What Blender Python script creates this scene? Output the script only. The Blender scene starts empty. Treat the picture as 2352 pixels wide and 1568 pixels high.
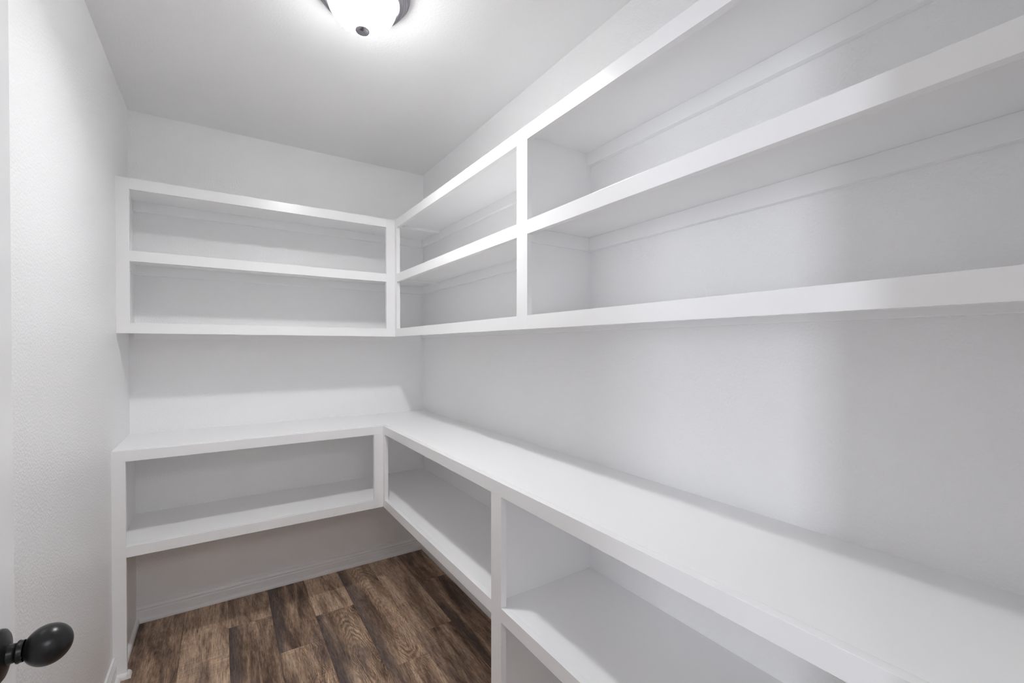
import bpy, bmesh, math, random
from mathutils import Matrix, Vector

S = bpy.context.scene
C = S.collection
random.seed(7)

# ------------------------------------------------------------------ camera
YAW, PITCH, FOC, CYP, EYE = math.radians(33.3205), math.radians(-0.5339), 1018.89, 805.24, 1.32
cam_d = bpy.data.cameras.new('camera')
cam = bpy.data.objects.new('camera', cam_d)
C.objects.link(cam)
F = Vector((math.sin(YAW)*math.cos(PITCH), math.cos(YAW)*math.cos(PITCH), math.sin(PITCH)))
R = Vector((math.cos(YAW), -math.sin(YAW), 0))
U = R.cross(F)
cam.matrix_world = Matrix(((R.x, U.x, -F.x, 0), (R.y, U.y, -F.y, 0), (R.z, U.z, -F.z, EYE), (0, 0, 0, 1)))
cam_d.sensor_width = 36
cam_d.lens = 36*FOC/2352
cam_d.shift_y = (CYP-784)/2352
cam_d.clip_start = 0.02
S.camera = cam

# ------------------------------------------------------------------ world, big light, exposure
W = bpy.data.worlds.new('world'); S.world = W
W.use_nodes = True
W.node_tree.nodes['Background'].inputs[0].default_value = (0.80, 0.88, 1.0, 1)
W.node_tree.nodes['Background'].inputs[1].default_value = 1.0

LAMP = 80.0            # glow of the glass bowl of the ceiling light
BULB = 15.5            # the bulbs inside the bowl
DAY = 80.0            # daylight through the window of the room outside the door
ld = bpy.data.lights.new('window_daylight', 'AREA')
ld.shape = 'RECTANGLE'; ld.size = 1.6; ld.size_y = 0.7; ld.energy = DAY; ld.color = (0.86, 0.91, 1.0)
lo = bpy.data.objects.new('window_daylight', ld); C.objects.link(lo)
lo.location = (-3.34, -2.40, 1.4)
lo.rotation_euler = (0, math.radians(-90), 0)
hd = bpy.data.lights.new('hall_fill_light', 'AREA')  # added fill light, unseen behind the camera, brightens the room through the doorway
hd.shape = 'DISK'; hd.size = 1.1; hd.energy = 28; hd.color = (.95, .975, 1)
ho = bpy.data.objects.new('hall_fill_light', hd); C.objects.link(ho)
ho.location = (0.3, -1.7, 2.40)

S.view_settings.view_transform = 'Standard'
S.view_settings.look = 'None'
S.view_settings.gamma = 1
S.view_settings.use_curve_mapping = False
S.view_settings.exposure = 0.10
S.cycles.max_bounces = 28
S.cycles.diffuse_bounces = 24      # a small white room: light bounces many times

# ------------------------------------------------------------------ measures (metres, floor at 0)
XR, YB, XL, ZC = 1.1137, 2.754, -0.3613, 2.4374
YF, WT = 0.05, 0.12                       # room face of the door wall, its thickness
UX, UY = 0.820, 2.4417                    # face planes of the upper shelving
LX, LY = 0.7112, 2.3147                   # face planes of the base shelving
T = 0.019
uz0, uz0t, uzm0, uzm1, uz1b, uz1 = 1.3761, 1.4202, 1.6797, 1.7242, 1.9815, 2.0270
lz, lzt, ls1, ls0 = 0.905, 0.8621, 0.5215, 0.4786

# ------------------------------------------------------------------ materials
def new_mat(name):
    m = bpy.data.materials.new(name); m.use_nodes = True
    nt = m.node_tree; b = nt.nodes['Principled BSDF']
    return m, nt, b
def N(nt, t, **k):
    n = nt.nodes.new(t)
    for a, v in k.items(): setattr(n, a, v)
    return n

def paint(name, col, rough, peel_scale, peel_dist, peel_str=1.0, spec=0.5):
    m, nt, b = new_mat(name)
    b.inputs['Roughness'].default_value = rough
    b.inputs['Specular IOR Level'].default_value = spec
    tc = N(nt, 'ShaderNodeTexCoord')
    big = N(nt, 'ShaderNodeTexNoise'); big.inputs['Scale'].default_value = 2.2; big.inputs['Detail'].default_value = 3
    nt.links.new(tc.outputs['Object'], big.inputs['Vector'])
    cr = N(nt, 'ShaderNodeValToRGB')
    cr.color_ramp.elements[0].position = 0.3; cr.color_ramp.elements[1].position = 0.7
    cr.color_ramp.elements[0].color = (*[c*0.985 for c in col], 1); cr.color_ramp.elements[1].color = (*col, 1)
    nt.links.new(big.outputs['Fac'], cr.inputs['Fac'])
    nt.links.new(cr.outputs['Color'], b.inputs['Base Color'])
    if peel_dist:
        ns = N(nt, 'ShaderNodeTexNoise'); ns.inputs['Scale'].default_value = peel_scale
        ns.inputs['Detail'].default_value = 2.5; ns.inputs['Roughness'].default_value = 0.45
        nt.links.new(tc.outputs['Object'], ns.inputs['Vector'])
        bp = N(nt, 'ShaderNodeBump'); bp.inputs['Strength'].default_value = peel_str
        bp.inputs['Distance'].default_value = peel_dist
        nt.links.new(ns.outputs['Fac'], bp.inputs['Height'])
        nt.links.new(bp.outputs['Normal'], b.inputs['Normal'])
    return m
M = {}
M['wall'] = paint('white_wall_paint', (0.89, 0.89, 0.892), 0.35, 150, 0.0017)
M['ceiling'] = paint('white_ceiling_paint', (0.89, 0.89, 0.892), 0.75, 130, 0.0009)
M['trim'] = paint('white_trim_enamel', (0.90, 0.90, 0.902), 0.26, 60, 0.00012)
M['board'] = paint('white_shelf_enamel', (0.90, 0.90, 0.902), 0.36, 70, 0.0002)

def metal(name, col, rough):
    m, nt, b = new_mat(name)
    b.inputs['Base Color'].default_value = (*col, 1); b.inputs['Metallic'].default_value = 1
    b.inputs['Roughness'].default_value = rough
    tc = N(nt, 'ShaderNodeTexCoord'); ns = N(nt, 'ShaderNodeTexNoise'); ns.inputs['Scale'].default_value = 40
    mp = N(nt, 'ShaderNodeMapRange'); mp.inputs[3].default_value = rough*0.85; mp.inputs[4].default_value = rough*1.2
    nt.links.new(tc.outputs['Object'], ns.inputs['Vector']); nt.links.new(ns.outputs['Fac'], mp.inputs[0])
    nt.links.new(mp.outputs[0], b.inputs['Roughness'])
    return m
M['nickel'] = metal('brushed_nickel', (0.30, 0.29, 0.32), 0.20)
M['black'] = metal('matte_black_metal', (0.012, 0.012, 0.013), 0.30)
M['black'].node_tree.nodes['Principled BSDF'].inputs['Metallic'].default_value = 0.3

m, nt, b = new_mat('frosted_glass_lit')
b.inputs['Base Color'].default_value = (0.9, 0.9, 0.9, 1); b.inputs['Roughness'].default_value = 0.25
b.inputs['Emission Color'].default_value = (0.985, 0.995, 1.0, 1)
# the bulbs sit low in the bowl: its underside glows stronger than its rim
ge = nt.nodes.new('ShaderNodeNewGeometry'); sx = nt.nodes.new('ShaderNodeSeparateXYZ'); mr = nt.nodes.new('ShaderNodeMapRange')
nt.links.new(ge.outputs['True Normal'], sx.inputs[0]); nt.links.new(sx.outputs[2], mr.inputs[0])
mr.inputs[1].default_value = 0.0; mr.inputs[2].default_value = -0.9; mr.inputs[3].default_value = LAMP*.05; mr.inputs[4].default_value = LAMP
nt.links.new(mr.outputs[0], b.inputs['Emission Strength'])
# frosted glass: half of the bulb light scatters in it (glow), half goes straight through
tb = nt.nodes.new('ShaderNodeBsdfTransparent'); mx = nt.nodes.new('ShaderNodeMixShader'); mx.inputs[0].default_value = .5
nt.links.new(b.outputs[0], mx.inputs[1]); nt.links.new(tb.outputs[0], mx.inputs[2])
nt.links.new(mx.outputs[0], nt.nodes['Material Output'].inputs[0])
M['dome'] = m

def wood():
    m, nt, b = new_mat('brown_wood_plank')
    L = nt.links.new
    tc = N(nt, 'ShaderNodeTexCoord'); oi = N(nt, 'ShaderNodeObjectInfo')
    sep = N(nt, 'ShaderNodeSeparateXYZ'); L(tc.outputs['Object'], sep.inputs[0])
    def mth(op, a, c=None, clamp=False):
        n = N(nt, 'ShaderNodeMath', operation=op); n.use_clamp = clamp
        for i, v in enumerate((a, c)):
            if v is None: continue
            if isinstance(v, (int, float)): n.inputs[i].default_value = v
            else: L(v, n.inputs[i])
        return n.outputs[0]
    rnd = mth('MULTIPLY', oi.outputs['Random'], 57.0)
    def coord(sx, sy, off=0.0):
        cb = N(nt, 'ShaderNodeCombineXYZ')
        L(mth('MULTIPLY', sep.outputs[0], sx), cb.inputs[0]); L(mth('MULTIPLY', sep.outputs[1], sy), cb.inputs[1])
        L(mth('ADD', rnd, off), cb.inputs[2])
        return cb.outputs[0]
    def noise(vec, detail=4, rough=.55, dist=0.0):
        n = N(nt, 'ShaderNodeTexNoise'); n.inputs['Scale'].default_value = 1; n.inputs['Detail'].default_value = detail
        n.inputs['Roughness'].default_value = rough; n.inputs['Distortion'].default_value = dist
        L(vec, n.inputs['Vector']); return n.outputs['Fac']
    def attr(name):
        a = N(nt, 'ShaderNodeAttribute', attribute_type='OBJECT', attribute_name=name); return a.outputs['Fac']
    def ramp(f, stops):
        r = N(nt, 'ShaderNodeValToRGB'); els = r.color_ramp.elements
        while len(els) < len(stops): els.new(0.5)
        for e, (p, c) in zip(els, stops): e.position = p; e.color = (*c, 1)
        L(f, r.inputs[0]); return r.outputs[0]
    def rng(f, a, c, d, e):
        n = N(nt, 'ShaderNodeMapRange'); n.clamp = True
        L(f, n.inputs[0])
        for i, v in enumerate((a, c, d, e)): n.inputs[1+i].default_value = v
        return n.outputs[0]
    def mix(fac, a, c, mode='MIX'):
        n = N(nt, 'ShaderNodeMix', data_type='RGBA', blend_type=mode)
        if isinstance(fac, (int, float)): n.inputs[0].default_value = fac
        else: L(fac, n.inputs[0])
        for i, v in ((6, a), (7, c)):
            if isinstance(v, tuple): n.inputs[i].default_value = (*v, 1)
            else: L(v, n.inputs[i])
        return n.outputs[2]
    # broad figure along the plank
    broad = noise(coord(17, 2.2), 6, .66, .5)
    tone = mth('ADD', broad, attr('tone'))
    col = ramp(tone, [(.32, (.075, .048, .035)), (.43, (.185, .122, .085)), (.52, (.345, .238, .166)), (.66, (.570, .420, .300))])
    # grey-violet smoky band near the left edge of the plank
    u = rng(sep.outputs[0], -.09, .09, 0, 1)
    edge = rng(mth('ADD', u, mth('MULTIPLY', noise(coord(9, 3.2, 5), 3), .5)), .62, .34, 0, 1)
    smoky = mth('MULTIPLY', edge, attr('smoke'))
    patch = rng(noise(coord(11, 2.4, 9), 3), .55, .68, 0, .55)
    col = mix(mth('MAXIMUM', smoky, patch), col, (.110, .086, .082))
    # cathedral rings
    cb = N(nt, 'ShaderNodeCombineXYZ')
    wob = mth('MULTIPLY', mth('SUBTRACT', noise(coord(16, 6, 2), 2), .5), .07)
    L(mth('ADD', mth('SUBTRACT', sep.outputs[0], attr('ring_x')), wob), cb.inputs[0])
    L(mth('MULTIPLY', mth('SUBTRACT', sep.outputs[1], attr('ring_y')), .17), cb.inputs[1])
    wv = N(nt, 'ShaderNodeTexWave', wave_type='RINGS', rings_direction='Z'); wv.inputs['Scale'].default_value = 46
    wv.inputs['Distortion'].default_value = 3.0; wv.inputs['Detail'].default_value = 2; wv.inputs['Detail Scale'].default_value = 9
    L(cb.outputs[0], wv.inputs['Vector'])
    rr = rng(u, .30, .50, 0, 1)
    rm = mth('MULTIPLY', mth('MULTIPLY', rr, attr('ring')), rng(noise(coord(14, 5, 14), 2), .38, .60, .25, 1))
    rings = ramp(wv.outputs['Fac'], [(.25, (.58, .55, .53)), (.75, (1.25, 1.22, 1.18))])
    col = mix(rm, col, mix(1.0, col, rings, 'MULTIPLY'))
    # fibre streaks
    fib = noise(coord(250, 20, 20), 6, .72)
    col = mix(1.0, col, ramp(fib, [(.34, (.45, .43, .42)), (.50, (1.0, 1.0, 1.0)), (.66, (1.40, 1.38, 1.35))]), 'MULTIPLY')
    # saw marks across the grain
    saw = noise(coord(16, 330, 30), 3, .6)
    sawm = rng(noise(coord(12, 9, 33), 2), .52, .66, 0, 1)
    sm = mix(1.0, col, ramp(saw, [(.34, (.66, .64, .64)), (.50, (1, 1, 1)), (.68, (1.36, 1.33, 1.30))]), 'MULTIPLY')
    col = mix(sawm, col, sm)
    # cracks and knots
    crk = noise(coord(60, 2.6, 41), 3, .5, .8)
    line = rng(mth('ABSOLUTE', mth('SUBTRACT', crk, .5)), 0.0, .010, 1, 0)
    lm = mth('MULTIPLY', line, rng(noise(coord(12, 7, 44), 2), .60, .66, 0, .85))
    col = mix(lm, col, (.012, .008, .007))
    g = attr('gain')
    gg = N(nt, 'ShaderNodeCombineColor'); L(g, gg.inputs[0]); L(g, gg.inputs[1]); L(g, gg.inputs[2])
    col = mix(1.0, col, gg.outputs[0], 'MULTIPLY')
    L(col, b.inputs['Base Color'])
    b.inputs['Roughness'].default_value = .5
    b.inputs['Specular IOR Level'].default_value = .35
    bp = N(nt, 'ShaderNodeBump'); bp.inputs['Strength'].default_value = .6; bp.inputs['Distance'].default_value = .0006
    L(mth('ADD', fib, mth('MULTIPLY', saw, .6)), bp.inputs['Height']); L(bp.outputs['Normal'], b.inputs['Normal'])
    return m
M['wood'] = wood()
m, nt, b = new_mat('dark_subfloor'); b.inputs['Base Color'].default_value = (.02, .015, .012, 1); b.inputs['Roughness'].default_value = .9
M['sub'] = m
m, nt, b = new_mat('door_hall_wood'); b.inputs['Base Color'].default_value = (.13, .085, .06, 1); b.inputs['Roughness'].default_value = .5
tc = N(nt, 'ShaderNodeTexCoord'); ns = N(nt, 'ShaderNodeTexNoise'); mpn = N(nt, 'ShaderNodeMapping'); mpn.inputs['Scale'].default_value = (30, 2, 1)
cr = N(nt, 'ShaderNodeValToRGB'); cr.color_ramp.elements[0].color = (.06, .04, .03, 1); cr.color_ramp.elements[1].color = (.19, .13, .09, 1)
nt.links.new(tc.outputs['Object'], mpn.inputs[0]); nt.links.new(mpn.outputs[0], ns.inputs['Vector'])
nt.links.new(ns.outputs['Fac'], cr.inputs[0]); nt.links.new(cr.outputs[0], b.inputs['Base Color'])
M['hallwood'] = m

# ------------------------------------------------------------------ helpers
def link(name, me, mat, parent=None, loc=(0, 0, 0)):
    me.name = name
    if mat: me.materials.append(M[mat])
    o = bpy.data.objects.new(name, me); C.objects.link(o)
    if parent is not None:
        o.parent = parent
        o.location = Vector(loc) - Vector(world_of(parent))
    else:
        o.location = loc
    return o
def world_of(o):
    v = Vector(o.location)
    while o.parent: o = o.parent; v += Vector(o.location)
    return v
def tag(o, label=None, cat=None, group=None, kind=None):
    if label: o['label'] = label
    if cat: o['category'] = cat
    if group: o['group'] = group
    if kind: o['kind'] = kind
    return o
def empty(name, loc, label, cat, group=None):
    o = bpy.data.objects.new(name, None); C.objects.link(o); o.location = loc
    o.empty_display_size = .05
    return tag(o, label, cat, group)
def bm_mesh(bm, name='m', smooth=False):
    bmesh.ops.recalc_face_normals(bm, faces=bm.faces)
    me = bpy.data.meshes.new(name); bm.to_mesh(me); bm.free()
    if smooth:
        for p in me.polygons: p.use_smooth = True
    return me
def add_box(bm, x0, x1, y0, y1, z0, z1):
    r = bmesh.ops.create_cube(bm, size=1, matrix=Matrix.Translation(((x0+x1)/2, (y0+y1)/2, (z0+z1)/2)) @ Matrix.Diagonal((x1-x0, y1-y0, z1-z0, 1)))
    return r['verts']
def board(name, x0, x1, y0, y1, z0, z1, mat='trim', parent=None, bev=.0006):
    o0 = ((x0+x1)/2, (y0+y1)/2, z0)
    bm = bmesh.new()
    add_box(bm, x0-o0[0], x1-o0[0], y0-o0[1], y1-o0[1], 0, z1-z0)
    if bev:
        bmesh.ops.bevel(bm, geom=bm.edges[:], offset=bev, segments=2, affect='EDGES', profile=.6)
    return link(name, bm_mesh(bm), mat, parent, o0)
def prism(name, pts, plane, a0, a1, mat, parent=None, bev=0):
    """polygon pts extruded; plane 'xy' -> along z, 'xz' -> along y, 'yz' -> along x"""
    bm = bmesh.new()
    def P(p, a):
        return {'xy': (p[0], p[1], a), 'xz': (p[0], a, p[1]), 'yz': (a, p[0], p[1])}[plane]
    cx = sum(p[0] for p in pts)/len(pts); cy = sum(p[1] for p in pts)/len(pts)
    base = Vector(P((cx, cy), a0))
    A = [bm.verts.new(Vector(P(p, a0))-base) for p in pts]; B = [bm.verts.new(Vector(P(p, a1))-base) for p in pts]
    n = len(pts)
    bm.faces.new(A); bm.faces.new(B[::-1])
    for i in range(n): bm.faces.new((A[i], A[(i+1) % n], B[(i+1) % n], B[i]))
    if bev: bmesh.ops.bevel(bm, geom=bm.edges[:], offset=bev, segments=2, affect='EDGES', profile=.6)
    return link(name, bm_mesh(bm), mat, parent, base)
def lathe(name, prof, mat, parent, loc, axis='z', seg=64, sc=(1, 1, 1)):
    bm = bmesh.new(); rings = []
    for r, h in prof:
        if r < 1e-6: rings.append([bm.verts.new((0, 0, h))])
        else: rings.append([bm.verts.new((r*math.cos(2*math.pi*i/seg), r*math.sin(2*math.pi*i/seg), h)) for i in range(seg)])
    for a, c in zip(rings, rings[1:]):
        for i in range(seg):
            j = (i+1) % seg
            if len(a) == 1 and len(c) == 1: continue
            if len(a) == 1: bm.faces.new((a[0], c[i], c[j]))
            elif len(c) == 1: bm.faces.new((a[i], a[j], c[0]))
            else: bm.faces.new((a[i], a[j], c[j], c[i]))
    if axis == 'x': bmesh.ops.rotate(bm, verts=bm.verts, matrix=Matrix.Rotation(math.pi/2, 3, 'Y'))
    if axis == '-x': bmesh.ops.rotate(bm, verts=bm.verts, matrix=Matrix.Rotation(-math.pi/2, 3, 'Y'))
    bmesh.ops.scale(bm, verts=bm.verts, vec=sc)
    return link(name, bm_mesh(bm, smooth=True), mat, parent, loc)

# ------------------------------------------------------------------ room shell
G = .12
def st(o): return tag(o, kind='structure')
HX0, HX1, HY0 = -3.3, 2.6, -3.6        # the room outside the doorway
ceil = st(board('ceiling', XL-G, XR+G, YF, YB+G, ZC, ZC+.1, 'ceiling', bev=0))
st(board('wall_back', XL-G, XR+G, YB, YB+G, 0, ZC, 'wall', bev=0))
st(board('wall_right', XR, XR+G, YF, YB, 0, ZC, 'wall', bev=0))
st(board('wall_left', XL-G, XL, YF, YB, 0, ZC, 'wall', bev=0))
DX0, DX1, DH = -.285, .510, 2.05
bm = bmesh.new()
for bx in ((HX0, DX0, YF-WT, YF, 0, ZC), (DX1, HX1, YF-WT, YF, 0, ZC), (DX0, DX1, YF-WT, YF, DH, ZC)): add_box(bm, *bx)
st(link('wall_front', bm_mesh(bm), 'wall'))
fl = st(board('floor', XL-G, XR+G, YF-WT, YB+G, -.08, -.006, 'sub', bev=0))
# planks: long seams run away from the door
W7 = .1793
x_edges = [.0262+W7*k for k in range(-3, 8)]
joint = {-3: 1.60, -2: 3.10, -1: 1.62, 0: 2.457, 1: 2.133, 2: 2.334, 3: 1.786, 4: 1.935, 5: 2.354, 6: 1.70}
#            column, index from far: tone, smoke, ring, ring_x, ring_y, gain
LOOK = {(0, 0): (.06, 0, .0), (0, 1): (-.04, .9, .2), (1, 0): (-.03, .8, .1), (1, 1): (.03, 0, 1), (2, 0): (.13, 0, .1), (2, 1): (.05, .9, 1),
        (3, 0): (.06, .8, .9), (3, 1): (.0, .5, .3), (4, 0): (.10, .0, .1), (4, 1): (-.02, .3, .2), (5, 0): (.0, .2, .3), (5, 1): (-.04, .4, .2),
        (-1, 0): (.11, 0, .1), (-2, 0): (-.02, .3, .3), (-1, 1): (.03, .2, .2)}
PL = 1.219
for i, k in enumerate(range(-3, 7)):
    a, c = max(x_edges[i], XL), min(x_edges[i+1], XR)
    if c-a < .01: continue
    js = [joint[k] + PL*n for n in range(-4, 3)]
    ys = [y for y in js if YF-WT < y < YB]
    ends = [YB] + ys[::-1] + [YF-WT]
    for idx in range(len(ends)-1):
        y1, y0 = ends[idx], ends[idx+1]
        gx, gz = .00035, 0
        bm = bmesh.new()
        xc = (x_edges[i]+x_edges[i+1])/2; yc = (y0+y1)/2
        add_box(bm, a+gx-xc, c-gx-xc, y0+gx-yc, y1-gx-yc, -.0058, 0)
        top = [e for e in bm.edges if all(v.co.z > -.001 for v in e.verts)]
        bmesh.ops.bevel(bm, geom=top, offset=.0007, segments=1, affect='EDGES')
        o = link('plank', bm_mesh(bm), 'wood', fl, (xc, yc, 0))
        tone, smoke, ring = LOOK.get((k, idx), (random.uniform(-.04, .05), random.choice((0, .4, .9)), random.choice((.1, .8))))
        o['tone'] = float(tone); o['smoke'] = float(smoke); o['ring'] = float(ring)
        o['ring_x'] = random.uniform(0.005, .04); o['ring_y'] = random.uniform(-.3, .3)+.0
        o['gain'] = random.uniform(.95, 1.05)
        if (k, idx) == (3, 0): o['ring_x'] = .025; o['ring_y'] = 2.08-yc
        if (k, idx) == (2, 1): o['ring_x'] = .02; o['ring_y'] = 1.85-yc
        if (k, idx) == (1, 1): o['ring_x'] = -.005; o['ring_y'] = 2.0-yc

# room outside the doorway (only its light matters to the picture)
st(board('floor_outside', HX0, HX1, HY0, YF-WT, -.08, 0, 'hallwood', bev=0))
st(board('ceiling_outside', HX0, HX1, HY0, YF-WT, ZC, ZC+.1, 'ceiling', bev=0))
st(board('wall_outside_back', HX0, HX1, HY0-G, HY0, 0, ZC, 'wall', bev=0))
st(board('wall_outside_right', HX1, HX1+G, HY0, YF-WT, 0, ZC, 'wall', bev=0))
wy0, wy1, wz0, wz1 = -2.80, -2.00, .55, 2.25
bm = bmesh.new()
for bx in ((HX0-G, HX0, HY0, wy0, 0, ZC), (HX0-G, HX0, wy1, YF-WT, 0, ZC), (HX0-G, HX0, wy0, wy1, 0, wz0), (HX0-G, HX0, wy0, wy1, wz1, ZC)): add_box(bm, *bx)
st(link('wall_outside_left', bm_mesh(bm), 'wall'))
bm = bmesh.new()
for bx in ((HX0-.08, HX0-.02, wy0, wy0+.05, wz0, wz1), (HX0-.08, HX0-.02, wy1-.05, wy1, wz0, wz1), (HX0-.08, HX0-.02, wy0+.05, wy1-.05, wz0, wz0+.05),
           (HX0-.08, HX0-.02, wy0+.05, wy1-.05, wz1-.05, wz1), (HX0-.07, HX0-.03, wy0+.05, wy1-.05, 1.48, 1.52)): add_box(bm, *bx)
st(link('window_1', bm_mesh(bm), 'trim'))

# doorway lining and casings
st(board('trim_1', DX1-.019, DX1, YF-WT, YF, 0, DH, 'trim'))
st(board('trim_2', DX0, DX1-.019, YF-WT, YF, DH-.019, DH, 'trim'))
st(board('trim_3', DX1+.02, DX1+.08, YF, YF+.010, .0, DH+.05, 'trim'))

# baseboards: (depth from wall, height)
def base_prof(h, t=.0125):
    return [(0, 0), (t, 0), (t, h-.030), (t-.0012, h-.028), (t-.0035, h-.0255), (t-.0035, h-.023), (t-.001, h-.0195), (t-.001, h-.0165),
            (t-.004, h-.012), (t-.006, h-.007), (t-.0062, h-.0045), (t-.0045, h-.003), (t-.005, h-.0005), (t-.0065, h), (0, h)]
shoe_prof = [(0, 0), (.0135, 0), (.0135, .004), (.0128, .009), (.0105, .0145), (.0065, .0185), (.002, .020), (0, .020)]
bt = .0125
HB, HL = .079, .092
def back_pts(p, y): return [(y-d, z) for d, z in p]
def left_pts(p, x): return [(x+d, z) for d, z in p]
def right_pts(p, x): return [(x-d, z) for d, z in p]
SIDE = XL+.0005                       # side panels start on the wall
px = XL+T                              # inner face of left side panels
bb = st(prism('baseboard_back', back_pts(base_prof(HB), YB), 'yz', px, XR-bt, 'trim'))
prism('shoe_molding', back_pts(shoe_prof, YB-bt), 'yz', px+.0135, XR-bt-.0135, 'trim', bb)
br = st(prism('baseboard_right', right_pts(base_prof(HB), XR), 'xz', 1.199, YB, 'trim'))
prism('shoe_molding', right_pts(shoe_prof, XR-bt), 'xz', 1.199, YB-bt, 'trim', br)
bl = st(prism('baseboard_left', left_pts(base_prof(HL), XL), 'xz', YF, LY, 'trim'))
prism('shoe_molding', left_pts(shoe_prof, XL+bt), 'xz', YF, LY-.0135, 'trim', bl)

# ------------------------------------------------------------------ shelving
lx0, lx1 = -.3181, .6650
ux0, ux1 = -.3173, .7714
FT = .019

# upper shelving, run along the back wall
ub = empty('wall_shelf', ((XL+UX)/2, YB, uz0), 'shorter white two-tier upper shelf unit mounted across the back wall', 'shelving')
ya, yb_ = UY, UY+FT
board('stile', XL, ux0, ya, yb_, uz0, uz1, 'trim', ub)
board('stile', ux1, UX, ya, yb_, uz0, uz1, 'trim', ub)
board('rail', ux0, ux1, ya, yb_, uz1b, uz1, 'trim', ub)
board('rail', ux0, ux1, ya, yb_, uzm0, uzm1, 'trim', ub)
board('rail', ux0, ux1, ya, yb_, uz0, uz0t, 'trim', ub)
board('side_panel', XL, px, yb_, YB, uz0t-T, uz1, 'board', ub, .0005)
for zt in (uz1, uzm1, uz0t):
    board('shelf', px, XR, yb_, YB, zt-T, zt, 'board', ub, .0002)
    zc = zt-T
    board('cleat', px, XR-T, YB-T, YB, zc-.0455, zc, 'board', ub, .0015)
    board('cleat', px, px+T*.5, yb_, YB-T, zc-.0455, zc, 'board', ub, .0015) if zt == uzm1 else None
for zt in (uz1, uzm1):
    board('support_strip', UX+FT, XR-T, yb_-.012, yb_+.052, zt-T-.0130, zt-T, 'board', ub, .0002)

# upper shelving, run along the right wall
ur = empty('wall_shelf', (XR, (YF+UY)/2, uz0), 'longer white two-tier upper shelf unit with one divider, mounted along the right wall', 'shelving')
xa, xb = UX, UX+FT
up0, up1, uyo = 1.2194, 1.1592, 2.4131
ye = YF
board('stile', xa, xb, uyo, UY, uz0, uz1, 'trim', ur)
board('stile', xa, xb, up1, up0, uz0, uz1, 'trim', ur)
board('stile', xa, xb, ye, ye+.043, uz0, uz1, 'trim', ur)
for a, c in ((up0, uyo), (ye+.043, up1)):
    board('rail', xa, xb, a, c, uz1b, uz1, 'trim', ur)
    board('rail', xa, xb, a, c, uzm0, uzm1, 'trim', ur)
    board('rail', xa, xb, a, c, uz0, uz0t, 'trim', ur)
dv0, dv1 = 1.1815, 1.2005
board('divider', xb, XR-0.0, dv0, dv1, uz0t, uz1-T, 'board', ur, .0005)
board('side_panel', xb, XR, ye, ye+T, uz0t, uz1-T, 'board', ur, .0005)
for zt in (uz1, uzm1, uz0t):
    zc = zt-T
    if zt == uzm1:
        board('shelf', xb, XR, dv1, UY+.004, zc, zt, 'board', ur, .0002)
        board('shelf', xb, XR, ye+T, dv0, zc, zt, 'board', ur, .0002)
        board('cleat', xb, XR-T, dv0-.012, dv0, zc-.0455, zc, 'board', ur, .0015)
    else:
        board('shelf', xb, XR, ye, yb_-.0002, zc, zt, 'board', ur, .0002)
    if zt == uz0t:
        board('cleat', XR-T, XR, ye, YB, zc-.026, zc, 'board', ur, .0015)
    else:
        board('cleat', XR-T, XR, dv1, YB, zc-.0455, zc, 'board', ur, .0015)
        board('cleat', XR-T, XR, ye+T, dv0, zc-.0455, zc, 'board', ur, .0015)

# base shelving, run along the back wall
lb = empty('base_shelf', ((XL+LX)/2, YB, 0), 'white base shelf unit under the counter on the back wall, open beneath its shelf', 'shelving')
ya, yb_ = LY, LY+FT
board('stile', XL, lx0, ya, yb_, 0, lzt, 'trim', lb)
board('stile', lx1, LX, ya, yb_, ls0, lzt, 'trim', lb)
board('rail', lx0, lx1, ya, yb_, ls0, ls1, 'trim', lb)
board('side_panel', XL, px, yb_, YB, 0, lzt, 'board', lb, .0005)
board('shelf', px, XR, yb_, YB, ls1-T, ls1, 'board', lb, .0002)
prism('shoe_molding', left_pts(shoe_prof, px), 'xz', yb_, YB-bt, 'trim', lb)
prism('shoe_molding', back_pts(shoe_prof, LY), 'yz', XL+bt, lx0, 'trim', lb)
prism('shoe_molding', left_pts(shoe_prof, lx0), 'xz', LY-.0135, LY+FT, 'trim', lb)

# base shelving, run along the right wall
lr = empty('base_shelf', (XR, (YF+LY)/2, 0), 'white base shelf unit along the right wall with a post down to the floor', 'shelving')
xa, xb = LX, LX+FT
lp0, lp1, lyo = 1.2021, 1.1422, 2.2893
board('stile', xa, xb, lyo, LY, ls0, lzt, 'trim', lr)
board('stile', xa, xb, lp1, lp0, 0, lzt, 'trim', lr)
board('stile', xa, xb, ye, ye+.043, 0, lzt, 'trim', lr)
for a, c in ((lp0, lyo), (ye+.043, lp1)):
    board('rail', xa, xb, a, c, ls0, ls1, 'trim', lr)
ld0, ld1 = 1.180, 1.199
board('divider', xb, XR, ld0, ld1, 0, lzt, 'board', lr, .0005)
board('side_panel', xb, XR, ye, ye+T, 0, lzt, 'board', lr, .0005)
board('shelf', xb, XR, ld1, yb_, ls1-T, ls1, 'board', lr, .0002)
board('shelf', xb, XR, ye+T, ld0, ls1-T, ls1, 'board', lr, .0002)
prism('shoe_molding', right_pts(shoe_prof, LX), 'xz', lp1-.0135, lp0, 'trim', lr)

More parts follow.
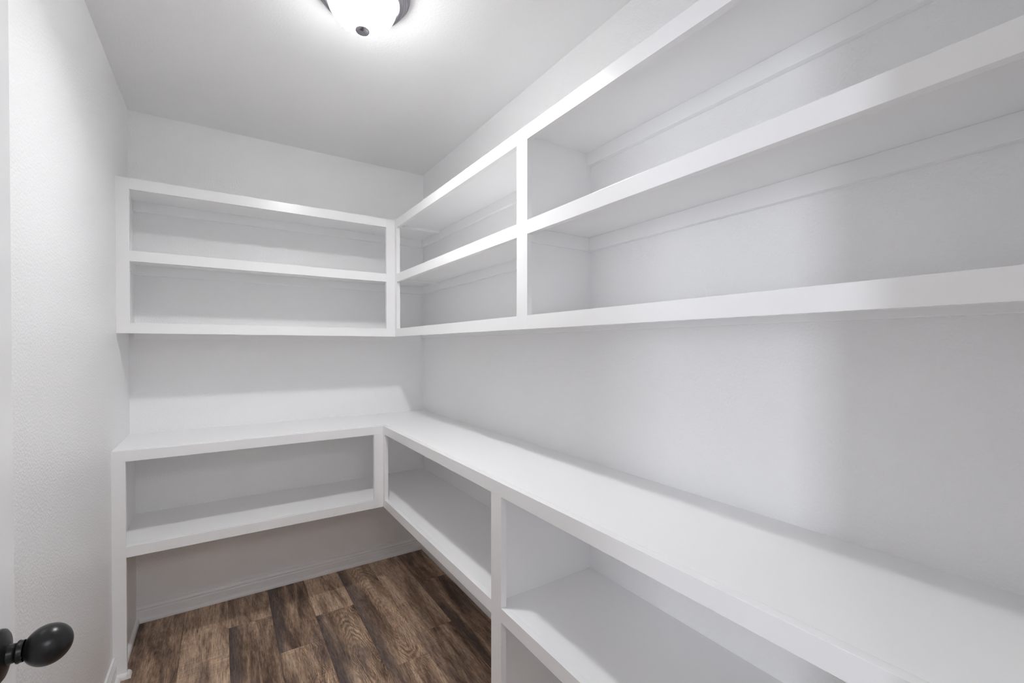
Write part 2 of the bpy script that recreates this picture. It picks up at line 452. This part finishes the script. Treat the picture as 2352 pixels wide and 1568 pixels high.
# continuous L-shaped counter board with its front nosing
o = prism('countertop', [(XL, LY+FT), (LX+FT, LY+FT), (LX+FT, YF), (XR, YF), (XR, YB), (XL, YB)], 'xy', lz-T, lz, 'board')
tag(o, 'white L-shaped counter board lying on both base shelf units, turning the corner', 'countertop')
board('nosing', XL, LX, LY, LY+FT, lzt, lz, 'trim', o)
board('nosing', LX, LX+FT, YF, LY+FT, lzt, lz, 'trim', o)
for bx in ((px, XR-T, YB-T, YB), (XR-T, XR, ld1, YB), (XR-T, XR, YF, ld0), (XL, px, LY+FT, YB-T), (LX+FT, XR-T, ld0, ld1)):
    board('batten', *bx, lzt+.0002, lz-T, 'board', o, .0008)

# ------------------------------------------------------------------ ceiling light
cx, cy = .3783, 1.4309
li = empty('ceiling_light', (cx, cy, ZC), 'lit flush-mount ceiling light with frosted glass bowl and brushed metal rim', 'lamp')
zz = ZC
lathe('pan', [(.0, 0), (.1465, 0), (.1475, -.003), (.1460, -.0075), (.1405, -.0085), (.1385, -.0085), (.1385, -.0125), (.1380, -.019), (.1345, -.0235), (.1315, -.0245), (.1305, -.0245),
              (.1300, -.0270), (.1275, -.0325), (.1235, -.0345), (.1225, -.0345), (.1215, -.0375), (.1170, -.0390), (.1120, -.0370), (.100, -.030), (0, -.028)], 'nickel', li, (cx, cy, ZC))
dz = 2.4091; A_, Cc = .106, .094
prof = [(A_*math.cos(t), -Cc*math.sin(t)) for t in [i*math.pi/2/24 for i in range(25)]]
prof[-1] = (0, -Cc)
prof = [(A_-.006, .012), (A_, .008)] + prof
lathe('glass_bowl', prof, 'dome', li, (cx, cy, dz))
lathe('finial', [(0, .003), (.014, .004), (.0205, .001), (.0222, -.003), (.0205, -.007), (.014, -.0105), (.0065, -.012), (0, -.0125)], 'nickel', li, (cx, cy, dz-Cc), seg=40)

bl_ = bpy.data.lights.new('bulb', 'AREA'); bl_.shape = 'DISK'; bl_.size = .085; bl_.energy = BULB; bl_.color = (.985, .995, 1)
bl_.spread = math.radians(150)
bo = bpy.data.objects.new('bulb', bl_); C.objects.link(bo); bo.parent = li; bo.location = (0, 0, -.065)

# ------------------------------------------------------------------ door with its knob
kx, ky, kz = -.198, .8505, .914
fx = -.247
d = st(board('door_1', fx-.035, fx, .077, .9165, .012, 2.03, 'trim', bev=.002))
# raised moulded panels on the face
for z0, z1 in ((.25, .80), (1.05, 1.85)):
    bm = bmesh.new()
    add_box(bm, 0, .004, .20, .79, z0, z1)
    bmesh.ops.bevel(bm, geom=[e for e in bm.edges if all(v.co.x > .003 for v in e.verts)], offset=.0035, segments=2, affect='EDGES')
    link('panel', bm_mesh(bm), 'trim', d, (fx, 0, 0))
h = bpy.data.objects.new('door_knob', None); C.objects.link(h); h.parent = d
h.location = Vector((fx, ky, kz)) - Vector(d.location)
h['label'] = 'round matte black door knob'
lathe('rosette', [(0, 0), (.0325, 0), (.0335, .002), (.0325, .0055), (.029, .008), (.0175, .0105), (.014, .0115), (0, .0115)], 'black', h, (fx, ky, kz), 'x')
lathe('stem', [(.0125, .0115), (.0120, .016), (.0115, .0195), (.0140, .0200), (.0145, .0215), (.0135, .023), (.0135, .026)], 'black', h, (fx, ky, kz), 'x')
ball = []
for i in range(33):
    t = math.pi*i/32
    ball.append((.0258*math.sin(t), -.0247*math.cos(t)))
ball = [(0.0, ball[3][1])] + ball[3:]
ball[-1] = (0, .0247)
lathe('knob', ball, 'black', h, (kx, ky, kz), 'x')
